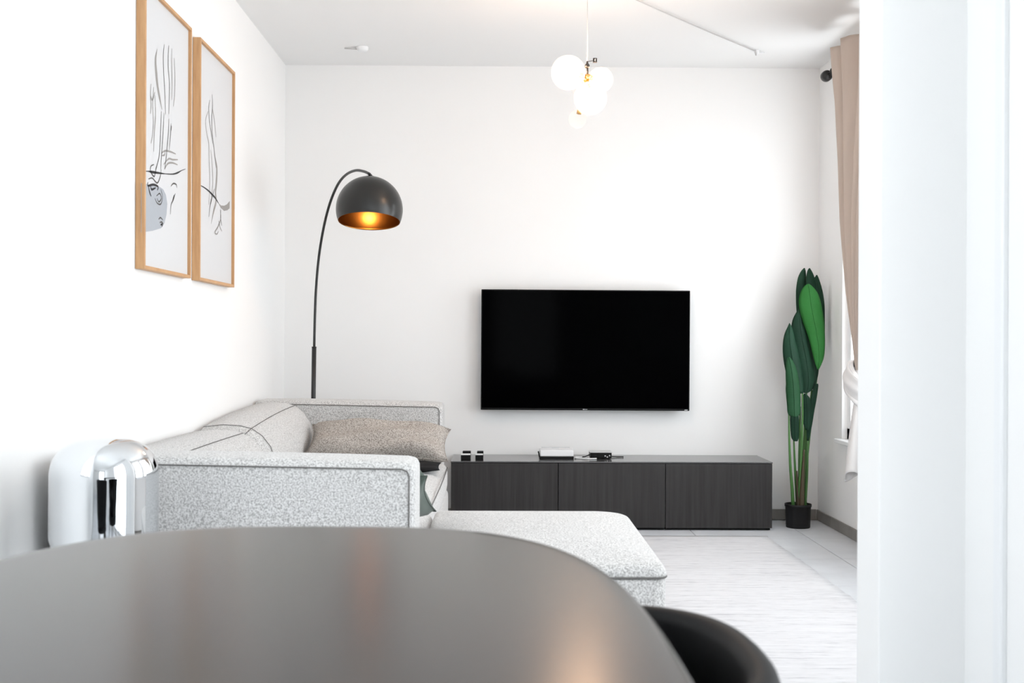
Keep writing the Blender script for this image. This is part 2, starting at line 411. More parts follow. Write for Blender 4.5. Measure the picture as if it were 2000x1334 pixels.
# ------------------------------------------------------------ rug
bm = B(); x0, x1, y0, y1 = -0.84, 1.45, 2.75, 6.10; nx, ny = 40, 60; g = {}
rnd = random.Random(3)
for i in range(nx + 1):
    for j in range(ny + 1):
        ex = rnd.uniform(-0.004, 0.004) if i in (0, nx) else 0; ey = rnd.uniform(-0.003, 0.003) if j in (0, ny) else 0
        z = 0.007 + 0.0007 * math.sin(j * 2.1) + (0 if 0 < i < nx and 0 < j < ny else -0.003)
        g[i, j] = bm.verts.new((x0 + (x1 - x0) * i / nx + ex, y0 + (y1 - y0) * j / ny + ey, z))
for i in range(nx):
    for j in range(ny): bm.faces.new((g[i, j], g[i + 1, j], g[i + 1, j + 1], g[i, j + 1]))
bot = {}
edge = [(i, 0) for i in range(nx)] + [(nx, j) for j in range(ny)] + [(i, ny) for i in range(nx, 0, -1)] + [(0, j) for j in range(ny, 0, -1)]
vb = [bm.verts.new((g[e].co.x, g[e].co.y, 0.0005)) for e in edge]
for k in range(len(edge)):
    k2 = (k + 1) % len(edge); bm.faces.new((g[edge[k]], vb[k], vb[k2], g[edge[k2]]))
bm.faces.new(vb)
o = obj('rug', bm, M['rug'], smooth=True, label='large white woven rug with faint crosswise ribs under the sofa', category='rug')

# ------------------------------------------------------------ sofa
sofa = thing('corner_sofa', 'light grey boucle corner sofa with slab arms and chaise along the left wall', 'sofa', (-0.75, 4.5, 0.0))
def armshear(x): return (x.x, x.y, x.z - 0.014 * max(0, (x.x + 1.1) / 0.87) * (x.z / 0.72))
def slab_arm(lo, hi):
    bm = B(); softbox(bm, lo, hi, 0.028, (0.0, 0.004, 0.006), n=22, fn=armshear)
    a = obj('arm', bm, M['fabric'], sofa, True)
    for yy, s in ((lo[1], -1), (hi[1], 1)):
        bm = B(); z = hi[2] - 0.018; x = hi[0] - 0.016
        def P(px, pz, out=0.0): 
            q = armshear(Vector((px, 0, pz))); return (q[0], yy + s * (0.0015 + out), q[2])
        pts = [P(lo[0] + 0.03, z)] + [P(lo[0] + 0.05 + (x - 0.02 - lo[0] - 0.05) * k / 12, z, 0.002) for k in range(13)] + [P(x - 0.006, z - 0.006), P(x, z - 0.02)] + [P(x, z - 0.02 - (z - 0.1) * k / 6) for k in range(1, 7)]
        tube(bm, pts, 0.0022, 6); obj('piping', bm, M['seam'], a, True)
    return a
slab_arm((-1.245, 3.107, 0.05), (-0.235, 3.33, 0.727))
slab_arm((-1.275, 5.83, 0.05), (-0.30, 6.06, 0.742))
# seat base
bm = B(); softbox(bm, (-1.26, 3.335, 0.06), (-0.265, 5.825, 0.30), 0.03, n=12); obj('base', bm, M['fabric'], sofa, True)
def seatcush(lo, hi):
    bm = B(); softbox(bm, lo, hi, 0.045, (0.012, 0.004, 0.012), n=16)
    c = obj('seat_cushion', bm, M['fabric'], sofa, True)
    bm = B(); tube(bm, smoothpath([(hi[0] + 0.001, lo[1] + 0.03, hi[2] - 0.028), (hi[0] + 0.012, (lo[1] + hi[1]) / 2, hi[2] - 0.012), (hi[0] + 0.001, hi[1] - 0.03, hi[2] - 0.028)], 8), 0.0025, 6)
    obj('piping', bm, M['seam'], c, True)
seatcush((-1.05, 4.14, 0.28), (-0.272, 5.825, 0.43))
bm = B(); softbox(bm, (-1.05, 3.335, 0.30), (-0.24, 4.135, 0.43), 0.045, (0, 0, 0.012), n=12); obj('seat_cushion', bm, M['fabric'], sofa, True)
# chaise
out = rrect(0.1125, 3.62, 0.3525, 0.513, 0.05, 8)
bm = B(); ringloft(bm, [[(x, y, z) for x, y in out] for z in (0.06, 0.2, 0.393)], True, True, True)
ch = obj('chaise_base', bm, M['fabric'], sofa, True)
md = ch.modifiers.new('edge', 'BEVEL'); md.width = 0.006; md.segments = 2; md.limit_method = 'ANGLE'
def farround():
    pts = []
    for cx, cy, sx, sy, R in ((0.465, 4.133, 1, 1, 0.12), (-0.24, 4.133, -1, 1, 0.02), (-0.24, 3.107, -1, -1, 0.02), (0.465, 3.107, 1, -1, 0.035)):
        kq = {(1, 1): 0, (-1, 1): 1, (-1, -1): 2, (1, -1): 3}[(sx, sy)]
        for i in range(11):
            a = PI / 2 * kq + PI / 2 * i / 10; pts.append((cx - sx * R + R * math.cos(a), cy - sy * R + R * math.sin(a)))
    return pts
bm = B(); domepad(bm, farround(), 0.395, 0.405, 0.462, 0.03, 16); pad = obj('chaise_cushion', bm, M['fabric'], sofa, True)
o_ = farround(); bm = B(); tube(bm, [(x, y, 0.397) for x, y in o_[22:] + o_[:12]], 0.003, 6); obj('piping', bm, M['seam'], pad, True)
# back cushions along the wall
def backcush(ya, yb, zt, zend):
    prof = [(-1.27, 0.44), (-1.275, 0.60), (-1.272, 0.68), (-1.25, 0.712), (-1.17, 0.722), (-1.10, 0.718), (-1.05, 0.705), (-1.005, 0.672), (-0.968, 0.62), (-0.952, 0.565), (-0.955, 0.50), (-0.975, 0.44), (-1.0, 0.432), (-1.12, 0.43)]
    n = 18; rings = []
    for i in range(n + 1):
        t = i / n; y = ya + (yb - ya) * t; e = min(t, 1 - t) * (yb - ya)
        k = math.sqrt(max(0, 1 - max(0, 1 - e / 0.07) ** 2)); near = (1 - t) * zend[0] + t * zend[1]
        sq = 0.86 + 0.14 * k
        rings.append([(-1.275 + (x + 1.275) * (0.9 + 0.1 * k), y, 0.43 + (z - 0.43) * (0.9 + 0.1 * k) * (1 + (near + zt * math.sin(PI * t)) / 0.29)) for x, z in prof])
    bm = B(); ringloft(bm, rings, True, True, True); c = obj('back_cushion', bm, M['fabric'], sofa, True)
    bm = B(); tube(bm, [Vector(r[6]) + Vector((0.001, 0, 0.001)) for r in rings], 0.0014, 6); obj('piping', bm, M['seam'], c, True)
    for idx in ((1,) if ya > 4 else ()):
        bm = B(); tube(bm, [Vector(p) + Vector((0.002, 0, 0.002)) for p in rings[idx][2:12]], 0.0014, 6); obj('piping', bm, M['seam'], c, True)
backcush(3.335, 4.68, 0.004, (-0.035, -0.035))
backcush(4.69, 5.825, 0.010, (-0.032, 0.018))
for x, y in ((-1.2, 3.18), (-0.3, 3.18), (0.38, 3.2), (0.38, 4.02), (-1.2, 5.97), (-0.38, 5.97)):
    bm = B(); lathe(bm, [(0.02, 0.008), (0.024, 0.062)], (x, y, 0), 16, None, True, True); obj('leg', bm, M['foot'], sofa)

# ------------------------------------------------------------ cushions on the sofa
def cushion(name, label, m, w_, h_, t_, Mx, seed, pipe=None, pinch=0.06, fn=None, group=None):
    bm = B(); br = pillow(bm, w_, h_, t_, Mx, seed=seed, pinch=pinch, fn=fn)
    loc = Mx.translation
    root = obj(name, bm, m, smooth=True, loc=loc, label=label, category='cushion')
    if pipe:
        bm = B(); tube(bm, br, 0.0022, 6, False); p = obj('piping', bm, pipe, root, True)
    return root
def droop(p):
    k = max(0, (p.x - 0.2) / 0.16); return (p.x, p.y - 0.012 * k * k, p.z - 0.0 * k)
cushion('lumbar_cushion', 'wide greige woven lumbar cushion propped in front of the far sofa arm', M['beige'], 0.70, 0.27, 0.15, xf((-0.600, 5.56, 0.556), math.radians(30), math.radians(1.5), 0), 3, M['beige'], 0.07, droop)
cushion('flat_cushion', 'thin black cushion tucked under the greige lumbar cushion', M['blackcloth'], 0.34, 0.22, 0.03, xf((-0.45, 5.31, 0.462), math.radians(3), math.radians(0), 0.02), 5)
cushion('throw_cushion', 'sage green velvet cushion peeking out behind the near sofa arm', M['green'], 0.44, 0.40, 0.15, xf((-0.438, 3.622, 0.566), math.radians(-24), math.radians(2), math.radians(-2)), 8, M['green'], 0.10)

# ------------------------------------------------------------ arc floor lamp
lamp = thing('arc_floor_lamp', 'black arc floor lamp with dome shade and gold lining behind the sofa', 'lamp', (-1.05, 6.33, 0))
bm = B(); lathe(bm, [(0.0005, 0.0), (0.13, 0.0), (0.132, 0.004), (0.132, 0.018), (0.128, 0.024), (0.02, 0.028), (0.0005, 0.028)], (-1.05, 6.33, 0), 40); obj('base', bm, M['black'], lamp, True)
pA = Vector((-1.0498,6.33,0.7156)); pB = Vector((-1.0468,6.33,1.0143))
bm = B(); tube(bm, [(pA.x - 0.004, 6.33, 0.026), pA, pB], 0.0128, 16); tube(bm, [pB, pB + Vector((0, 0, 0.006))], 0.0135, 16); obj('pole', bm, M['black'], lamp, True)
arc = [(-1.0467,6.33,0.9999),(-1.0416,6.32,1.1836),(-1.0335,6.31,1.3552),(-1.0153,6.29,1.5255),(-0.984,6.25,1.6786),(-0.9415,6.19,1.8047),(-0.8868,6.1,1.8936),(-0.829,6.0,1.9344),(-0.7619,5.88,1.9409),(-0.7044,5.78,1.9207),(-0.6673,5.71,1.8973)]
bm = B(); tube(bm, smoothpath(arc, 5), 0.0072, 12); obj('arm', bm, M['black'], lamp, True)
sc = Vector((-0.6678,5.71,1.7184)); sr = 0.1685
TILT = Matrix.Rotation(math.radians(-11), 3, 'X')
def shadeprof(r, a0=0.04, a1=1.955, n=30): return [(r * math.sin(a0 + (a1 - a0) * i / n), r * math.cos(a0 + (a1 - a0) * i / n)) for i in range(n + 1)]
TOP = shadeprof(sr)
bm = B(); lathe(bm, TOP, sc, 64, TILT); shade = obj('lamp_shade', bm, M['shade'], lamp, True)
bm = B(); inn = shadeprof(sr - 0.002); inn.append(TOP[-1]); lathe(bm, inn, sc, 64, TILT); obj('lining', bm, M['gold'], shade, True, label='gold lining inside the shade')
bm = B(); lathe(bm, [(0.026, sr - 0.006), (0.024, sr + 0.004), (0.012, sr + 0.008), (0.009, sr + 0.016), (0.0005, sr + 0.018)], sc, 24, TILT); obj('cap', bm, M['black'], lamp, True)
bm = B(); lathe(bm, [(0.018, sr - 0.01), (0.018, sr - 0.06), (0.014, sr - 0.065)], sc, 20, TILT); obj('socket', bm, M['black'], lamp, True)
bm = B(); bc = sc + TILT @ Vector((0, 0, 0.088)); sphere(bm, bc, 0.022, 20); obj('bulb', bm, M['bulb'], lamp, True)
l = bpy.data.lights.new('arc_lamp_light', 'POINT'); l.energy = 1.8; l.color = (1.0, 0.62, 0.28); l.shadow_soft_size = 0.02
lo = bpy.data.objects.new('arc_lamp_light', l); lo.location = sc + TILT @ Vector((0, 0, 0.045)); COL.objects.link(lo)

# ------------------------------------------------------------ television
tv = thing('wall_television', 'large black flat television mounted on the back wall', 'television', (0.5, 6.62, 0.98))
TR = xf((0.4985, 6.612, 1.005), 0, math.radians(0.12), 0)
tvr = Matrix.Translation((0, 0, 0))
hw, hh = 0.614, 0.354
bm = B(); box(bm, (-hw, 0.0, -hh), (hw, 0.030, hh), 0.004, 2, TR); obj('bezel', bm, M['tvframe'], tv)
bm = B(); box(bm, (-hw + 0.006, -0.0012, -hh + 0.012), (hw - 0.006, 0.001, hh - 0.006), 0.0, 1, TR); obj('screen', bm, M['tvscreen'], tv)
bm = B(); box(bm, (-0.3, 0.030, -0.25), (0.3, 0.055, 0.12), 0.01, 2, TR); obj('back_housing', bm, M['tvframe'], tv)
bm = B(); box(bm, (-0.12, 0.05, -0.12), (0.12, 0.0885, 0.12), 0.0, 1, TR); obj('wall_bracket', bm, M['black'], tv)
bm = B()
for a0, a1, zz in ((-0.014, -0.004, 0.0022), (-0.002, 0.0045, 0.0016), (0.0065, 0.0125, 0.0016)):
    box(bm, (a0, -0.0012, -hh + 0.006 - zz), (a1, 0.001, -hh + 0.006 + zz), 0.0, 1, TR)
obj('logo', bm, M['silver'], tv, label='tiny silver lettering under the screen')
bm = B(); box(bm, (hw - 0.030, -0.0012, -hh + 0.004), (hw - 0.012, 0.001, -hh + 0.0075), 0.0, 1, TR); obj('badge', bm, M['silver'], tv, label='small silver badge in the lower corner')

# ------------------------------------------------------------ media cabinets
cabx = [-0.2755, 0.3245, 0.9250, 1.5255]
for k in range(3):
    a, b = cabx[k], cabx[k + 1]; f = 6.293
    lb = ['black-brown media cabinet unit on the left, nearest the sofa', 'black-brown media cabinet unit in the middle of three, under the television', 'black-brown media cabinet unit on the right, nearest the potted plant'][k]
    t = thing('media_cabinet', lb, 'cabinet', ((a + b) / 2, 6.48, 0), 'low cabinets under the television')
    bm = B(); box(bm, (a + 0.0004, f + 0.020, 0.012), (b - 0.0004, 6.685, 0.376), 0.001, 1); obj('body', bm, M['cab'], t)
    bm = B(); box(bm, (a + 0.0015, f, 0.014), (b - 0.0015, f + 0.018, 0.3745), 0.0015, 1); obj('door', bm, M['cab'], t)
    bm = B(); box(bm, (a + 0.006, f + 0.03, 0.001), (b - 0.006, 6.66, 0.0125)); obj('plinth', bm, M['gap'], t)
bm = B(); box(bm, (cabx[0] - 0.0005, 6.291, 0.3765), (cabx[3] + 0.0005, 6.686, 0.3835), 0.001, 1)
obj('cabinet_top', bm, M['cabtop'], loc=(0.62, 6.49, 0.3765), label='long thin dark top panel lying across the three low cabinets', category='worktop')
ZT = 0.3837
for x0, x1, yy, lb in ((-0.222, -0.168, 6.345, 'small black box with white lid on the cabinet, left of the pair'), (-0.140, -0.096, 6.345, 'small black box with white lid on the cabinet, right of the pair')):
    t = thing('small_box', lb, 'box', ((x0 + x1) / 2, yy, ZT), 'two small boxes at the left end of the cabinets')
    bm = B(); box(bm, (x0, yy, ZT), (x1, yy + 0.05, ZT + 0.028), 0.002, 1); obj('box_body', bm, M['tvframe'], t)
    bm = B(); box(bm, (x0 + 0.001, yy + 0.002, ZT + 0.0282), (x1 - 0.001, yy + 0.05, ZT + 0.034), 0.0015, 1); obj('lid', bm, M['white'], t, label='white lid')
    bm = B(); box(bm, (x0 + 0.008, yy + 0.062, ZT), (x1 + 0.0, yy + 0.10, ZT + 0.045), 0.002, 1); obj('rear_block', bm, M['tvframe'], t)
t = thing('router_box', 'white flat router box with a black base on the cabinet under the television', 'router', (0.335, 6.50, ZT))
bm = B(); box(bm, (0.225, 6.43, ZT), (0.42, 6.56, ZT + 0.014), 0.002, 1); obj('base', bm, M['tvframe'], t)
bm = B(); box(bm, (0.228, 6.432, ZT + 0.014), (0.418, 6.558, ZT + 0.050), 0.004, 2); obj('body', bm, M['white'], t)
bm = B(); tube(bm, [(0.224, 6.428, ZT + 0.010), (0.221, 6.428, ZT + 0.03), (0.217, 6.430, ZT + 0.044)], 0.004, 8); obj('antenna', bm, M['tvframe'], t)
bm = B(); box(bm, (0.24, 6.562, ZT + 0.052), (0.405, 6.566, ZT + 0.057)); box(bm, (0.3, 6.556, ZT), (0.34, 6.568, ZT + 0.054)); obj('rear_edge', bm, M['silver'], t)
t = thing('set_top_box', 'small black set-top box with cables beside the white router', 'set-top box', (0.575, 6.50, ZT))
bm = B(); box(bm, (0.515, 6.435, ZT + 0.003), (0.638, 6.55, ZT + 0.036), 0.005, 2); obj('body', bm, M['tvframe'], t)
bm = B(); box(bm, (0.513, 6.433, ZT + 0.036), (0.640, 6.552, ZT + 0.040), 0.001, 1); obj('lid', bm, M['silver'], t, label='grey metal lid')
for x in (0.53, 0.622):
    bm = B(); lathe(bm, [(0.006, 0), (0.006, 0.004)], (x, 6.45, ZT), 12, None, True, True); obj('foot', bm, M['tvframe'], t)
for x, z in ((0.600, 0.018), (0.612, 0.012), (0.625, 0.020)):
    bm = B(); lathe(bm, [(0.004, 0), (0.004, 0.004)], (x, 6.436, ZT + z), 10, Matrix.Rotation(PI / 2, 3, 'X'), True, True); obj('button', bm, M['silver'], t)
bm = B(); tube(bm, smoothpath([(0.516, 6.46, ZT + 0.024), (0.50, 6.455, ZT + 0.018), (0.485, 6.45, ZT + 0.012), (0.47, 6.452, ZT + 0.010)], 4), 0.003, 8); obj('cable', bm, M['tvframe'], t)
bm = B(); tube(bm, smoothpath([(0.55, 6.425, ZT + 0.004), (0.51, 6.418, ZT + 0.004), (0.46, 6.43, ZT + 0.005), (0.43, 6.45, ZT + 0.005), (0.44, 6.49, ZT + 0.005), (0.5, 6.50, ZT + 0.005)], 5), 0.0035, 8)
obj('white_cable', bm, M['white'], loc=(0.48, 6.44, ZT), label='white cable lying between the router and set-top box', category='cable')
bm = B(); tube(bm, [(0.642, 6.52, ZT + 0.006), (0.68, 6.53, ZT + 0.004), (0.715, 6.525, ZT + 0.004)], 0.003, 8)
obj('black_cable', bm, M['tvframe'], loc=(0.68, 6.52, ZT), label='short black cable lying right of the set-top box', category='cable')

# ------------------------------------------------------------ framed prints
PX_ = -1.262
STROKES = []
def ribbon(bm, pts, w0, x=PX_, k=4):
    bm = B(); STROKES.append(bm)
    P = smoothpath([(0, a, b) for a, b in pts], k) if len(pts) > 2 else [Vector((0, a, b)) for a, b in pts]; n = len(P)
    ws = w0 if isinstance(w0, (list, tuple)) else None; L = []
    for i, p in enumerate(P):
        t = (P[min(i + 1, n - 1)] - P[max(i - 1, 0)]); t = t.normalized() if t.length > 0 else Vector((0, 0, 1)); nn = Vector((0, -t.z, t.y))
        u = i / (n - 1)
        if ws: f = u * (len(ws) - 1); q = int(min(f, len(ws) - 2)); wv = ws[q] + (ws[q + 1] - ws[q]) * (f - q)
        else: wv = w0 * (0.35 + 0.65 * math.sin(PI * min(1, max(0, 0.1 + 0.8 * u))))
        wv *= 0.62; a, b = p + nn * wv / 2, p - nn * wv / 2
        L.append((bm.verts.new((x, a.y, a.z)), bm.verts.new((x, b.y, b.z))))
    for a, b in zip(L, L[1:]): bm.faces.new((a[0], a[1], b[1], b[0]))
def fillpoly(bm, pts, x):
    bm = B(); STROKES.append(bm)
    vs = [bm.verts.new((x, a, b)) for a, b in pts]; bm.faces.new(vs)
def picture(label, y0, y1, z0, z1, layers):
    t = thing('framed_print', label, 'picture', (XL, (y0 + y1) / 2, z0), 'pair of framed prints on the left wall')
    for nm, lo, hi in (('frame_side', (y0, z0), (y0 + 0.013, z1)), ('frame_side', (y1 - 0.013, z0), (y1, z1)), ('frame_rail', (y0 + 0.013, z0), (y1 - 0.013, z0 + 0.013)), ('frame_rail', (y0 + 0.013, z1 - 0.013), (y1 - 0.013, z1))):
        bm = B(); box(bm, (XL + 0.001, lo[0], lo[1]), (XL + 0.034, hi[0], hi[1]), 0.001, 1); obj(nm, bm, M['oak'], t)
    bm = B(); box(bm, (XL + 0.004, y0 + 0.012, z0 + 0.012), (PX_ - 0.0008, y1 - 0.012, z1 - 0.012)); paper = obj('print', bm, M['paper'], t)
    for nm, m, fn in layers:
        STROKES.clear(); fn(None)
        for b_ in STROKES: obj('wash_shape' if 'wash' in nm and b_ is STROKES[0] else 'brush_stroke', b_, m, paper)
def wash1(bm):
    fillpoly(bm, [(3.959,1.5999),(4.0036,1.6063),(4.0402,1.604),(4.1634,1.6171),(4.219,1.6128),(4.2537,1.5963),(4.2705,1.565),(4.2609,1.5243),(4.2349,1.4881),(4.1951,1.4659),(4.089,1.4452),(3.9613,1.4268)], PX_ - 0.0004)
def light1(bm):
    ribbon(bm, [(4.1368,2.1167),(4.1181,2.0719),(4.1285,2.0215),(4.1425,1.9835),(4.1665,1.9474),(4.1987,1.9065)], [0.004, 0.03, 0.04, 0.034, 0.03, 0.006], PX_ - 0.0002)
    for p in [[(4.0665,1.9719),(4.0597,1.9298),(4.0676,1.8967),(4.0606,1.8634)],[(4.0967,1.9672),(4.0862,1.9065),(4.0947,1.8441),(4.0878,1.7961),(4.0696,1.7579)],[(4.1104,1.941),(4.121,1.8728),(4.1067,1.7996),(4.1,1.734)],[(4.3179,2.1652),(4.3187,2.11),(4.324,2.0373),(4.3208,1.9688)],[(4.3502,2.1365),(4.3619,2.071),(4.3588,1.9956),(4.3423,1.9486)],[(4.0597,1.9298),(4.0823,1.9173),(4.1103,1.9527)],[(4.1911,1.7435),(4.2411,1.761),(4.3133,1.769),(4.3772,1.7717)],[(4.2012,1.7362),(4.2312,1.7442),(4.2411,1.761)],[(4.2216,1.7065),(4.2824,1.7375),(4.3348,1.743),(4.4058,1.7545)],[(4.232,1.69),(4.2724,1.7176),(4.335,1.7306),(4.4018,1.7338)]]: ribbon(bm, p, 0.012, PX_ - 0.0001)
def grey1(bm):
    for p in [[(4.2231,2.1561),(4.2117,2.1134),(4.2166,2.0485),(4.2318,1.9797),(4.2431,1.8975)],[(4.2802,2.1664),(4.2725,2.129),(4.2732,2.0804),(4.2907,2.0235),(4.2874,1.9616),(4.2841,1.9071)],[(4.1909,1.8989),(4.1838,1.8378),(4.1768,1.7768),(4.1619,1.7208),(4.1238,1.6734)],[(4.2229,1.8994),(4.2156,1.8438),(4.2045,1.7818),(4.1915,1.7197),(4.1861,1.683)],[(4.2843,1.89),(4.2809,1.8441),(4.2653,1.7803),(4.2497,1.7291),(4.234,1.6903)],[(4.3138,1.878),(4.3061,1.8304),(4.2902,1.7725)],[(4.1045,1.6879),(4.0707,1.6768),(4.0635,1.6583),(4.1051,1.6441),(4.1239,1.6675),(4.1619,1.7208)],[(4.0398,1.6258),(4.0863,1.6355),(4.1438,1.6262),(4.1825,1.6585),(4.192,1.6839)],[(4.1348,1.5777),(4.1736,1.5917),(4.1935,1.5764),(4.1642,1.5596),(4.1407,1.5697)],[(4.1158,1.5664),(4.1448,1.5524),(4.1879,1.5548),(4.2074,1.5842),(4.1871,1.6085)],[(4.3152,1.6382),(4.3468,1.6532),(4.3855,1.6543),(4.3944,1.643)],[(4.3731,1.6182),(4.3477,1.59),(4.3184,1.5678),(4.3105,1.53)],[(4.1612,1.4951),(4.1847,1.5037),(4.2146,1.498)],[(4.1751,1.4847),(4.2008,1.4893),(4.2209,1.4836)]]: ribbon(bm, p, 0.010, PX_)
def black1(bm):
    ribbon(bm, [(3.9673,1.6424),(4.0303,1.652),(4.086,1.6576),(4.1627,1.6657),(4.2423,1.6747),(4.3356,1.6875),(4.4,1.7021),(4.4552,1.7194),(4.5117,1.7344)], [0.004, 0.006, 0.016, 0.012, 0.005, 0.008, 0.012, 0.005, 0.004])
    for p in [[(4.0345,1.6136),(4.0347,1.6009),(4.0961,1.6136),(4.1537,1.614),(4.1442,1.5997)],[(4.0402,1.6),(4.0534,1.5816),(4.0722,1.5678)],[(4.0643,1.6033),(4.0775,1.5935),(4.1248,1.6058)],[(4.3581,1.61),(4.3371,1.5856)],[(4.1851,1.4769),(4.2089,1.4823),(4.201,1.4719)],[(4.3181,1.8696),(4.3142,1.8504)]]: ribbon(bm, p, 0.014, PX_ + 0.0001)
def wash2(bm):
    fillpoly(bm, [(5.0396,1.665),(5.0832,1.6588),(5.1422,1.6645),(5.1933,1.6767),(5.2483,1.6999),(5.2458,1.6652),(5.2029,1.6511),(5.1426,1.6411),(5.0834,1.6472)], PX_ - 0.0003)
    ribbon(bm, [(4.9507,1.9139),(4.9739,1.8612),(5.0084,1.8169),(5.0038,1.759),(4.9878,1.7069),(4.9969,1.6654),(4.9558,1.6177),(4.9128,1.5566)], [0.004, 0.02, 0.034, 0.04, 0.034, 0.034, 0.028, 0.004], PX_ - 0.0004)
def light2(bm):
    for p in [[(4.8535,2.0352),(4.8146,1.986),(4.8366,1.9351),(4.8691,1.8994),(4.8757,1.831),(4.8876,1.7632),(4.8834,1.6929),(4.8736,1.636)],[(4.926,2.0642),(4.9629,2.0152),(4.992,1.9497)],[(4.9019,1.8773),(4.9246,1.8249),(4.9395,1.7568),(4.9268,1.6987),(4.8951,1.6386)],[(5.069,1.6382),(5.0841,1.6037),(5.0414,1.563),(4.9796,1.5282),(5.0135,1.5229),(5.0418,1.5379)],[(5.0468,1.5852),(5.0704,1.5588),(5.1028,1.5439)]]: ribbon(bm, p, 0.013, PX_ - 0.0001)
def grey2(bm):
    for p in [[(4.9196,2.1225),(4.9313,2.0793),(4.9158,2.0199),(4.928,1.952),(4.9595,1.8871),(4.9943,1.8147)],[(4.8794,2.0892),(4.8666,2.0518),(4.8782,1.9985),(4.9116,1.949),(4.9342,1.911)],[(4.9679,1.7184),(4.9326,1.6784),(4.8952,1.6316),(4.8744,1.5839)],[(5.0835,1.6399),(5.0783,1.6031),(5.0994,1.5691)]]: ribbon(bm, p, 0.011, PX_)
def black2(bm):
    ribbon(bm, [(4.6966,1.7),(4.7933,1.7),(4.8726,1.6949),(4.9325,1.6868),(4.9826,1.6792),(5.0397,1.6635)], [0.004, 0.008, 0.012, 0.016, 0.016, 0.006], PX_ + 0.0001)
picture('oak-framed ink print with a blue-grey half disc, larger and nearer of two', 3.965, 4.56, 1.30, 2.31, [('blue_wash', M['inkb'], wash1), ('pale_strokes', M['inkl'], light1), ('grey_strokes', M['inkg'], grey1), ('black_strokes', M['ink'], black1)])
picture('oak-framed ink print with tall curved strokes and a slanting black line, nearer the corner', 4.69, 5.30, 1.30, 2.31, [('grey_wash', M['inkl'], wash2), ('pale_strokes', M['inkl'], light2), ('grey_strokes', M['inkg'], grey2), ('black_strokes', M['ink'], black2)])

# ------------------------------------------------------------ pendant lamp
pend = thing('bubble_pendant', 'cluster pendant lamp of glass bubbles with brass stems hanging from the ceiling', 'lamp', (0.37, 5.01, 2.25))
def G(x, y, dy=0.0): return None
glb = [((0.2949,5.0,2.2467),0.077,1),((0.4437,5.06,2.2299),0.057,1),((0.3909,4.97,2.1271),0.074,1),((0.3388,5.03,2.046),0.04,0),((0.3615,5.1,2.2016),0.045,0)]
hub = Vector((0.3838,5.03,2.2362)); top = Vector((0.3813,5.03,2.2843))
for c, r, lit in glb:
    c = Vector(c); bm = B(); sphere(bm, c, r, 36); g = obj('glass_bubble', bm, M['globe'] if lit else M['globec'], pend, True)
    d = (hub - c).normalized(); st = c + d * r
    bm = B(); tube(bm, [hub, st, c + d * (r * 0.55)], [0.004, 0.004, 0.004], 8); tube(bm, [c + d * (r + 0.004), c + d * (r * 0.6)], 0.011, 12); obj('stem', bm, M['brass'], pend, True)
    if lit:
        bm = B(); sphere(bm, c, r * 0.60, 20); obj('bulb', bm, M['glow'], g, True)
bm = B(); sphere(bm, hub, 0.014, 16); obj('hub', bm, M['brass'], pend, True)
bm = B(); lathe(bm, [(0.0005, 0.0), (0.011, 0.0), (0.011, 0.012), (0.006, 0.018), (0.003, 0.03)], top - Vector((0, 0, 0.008)), 16); tube(bm, [hub, top], 0.004, 8); obj('connector', bm, M['black'], pend, True)
sq = Vector((0.4155,5.03,2.3097))
bm = B(); box(bm, sq - Vector((0.009, 0.006, 0.010)), sq + Vector((0.009, 0.006, 0.010)), 0.001, 1); tube(bm, [sq, top + Vector((0.003, 0, 0.02))], 0.0015, 6); tg = obj('tag', bm, M['black'], pend, label='small square black tag')
bm = B(); box(bm, sq + Vector((-0.0015, -0.0068, -0.004)), sq + Vector((0.0015, -0.0058, 0.005))); box(bm, sq + Vector((-0.0015, -0.0068, 0.0035)), sq + Vector((0.004, -0.0058, 0.005))); obj('mark', bm, M['white'], tg)
pc = Vector((top.x, 5.03, ZC))
bm = B(); tube(bm, [top + Vector((0, 0, 0.02)), pc - Vector((0, 0, 0.012))], 0.0022, 8); obj('cord', bm, M['cable'], pend, True)
bm = B(); lathe(bm, [(0.0005, -0.016), (0.02, -0.016), (0.024, -0.0005)], pc, 20); obj('ceiling_hook', bm, M['white'], pend, True)
hk = Vector((1.425,6.2875,2.675))
bm = B(); n = 10
tube(bm, [pc + (hk - pc) * (i / n) + Vector((0, 0, -0.010 - 0.006 * math.sin(PI * i / n))) - Vector((0, 0, 0)) + (Vector((0, 0, ZC - 0.0)) - Vector((0, 0, (pc + (hk - pc) * (i / n)).z))) for i in range(n + 1)], 0.0035, 8)
obj('ceiling_cord', bm, M['cable'], pend, True)
# small ceiling plates
t = thing('ceiling_outlet', 'small white ceiling outlet where the pendant cord ends, near the curtain', 'ceiling outlet', (hk.x, hk.y, ZC))
bm = B(); lathe(bm, [(0.0005, -0.022), (0.012, -0.022), (0.016, -0.0005)], (hk.x, hk.y, ZC), 20); obj('plate', bm, M['white'], t, True)
bm = B(); tube(bm, [(hk.x, hk.y, ZC - 0.015), (hk.x + 0.045, hk.y + 0.02, ZC - 0.01)], 0.004, 8); obj('arm', bm, M['white'], t, True)
bm = B(); tube(bm, [(hk.x - 0.006, hk.y - 0.012, ZC - 0.018), (hk.x - 0.008, hk.y - 0.016, ZC - 0.034)], 0.004, 8); obj('peg', bm, M['cable'], t, True)
q = Vector((-0.7768,6.2804,2.675))
t = thing('ceiling_sensor', 'small white round ceiling plate with a short rod above the floor lamp', 'ceiling plate', (q.x, q.y, ZC))
bm = B(); lathe(bm, [(0.0005, -0.026), (0.024, -0.024), (0.032, -0.014), (0.034, -0.0005)], (q.x, q.y, ZC), 28); obj('plate', bm, M['white'], t, True)
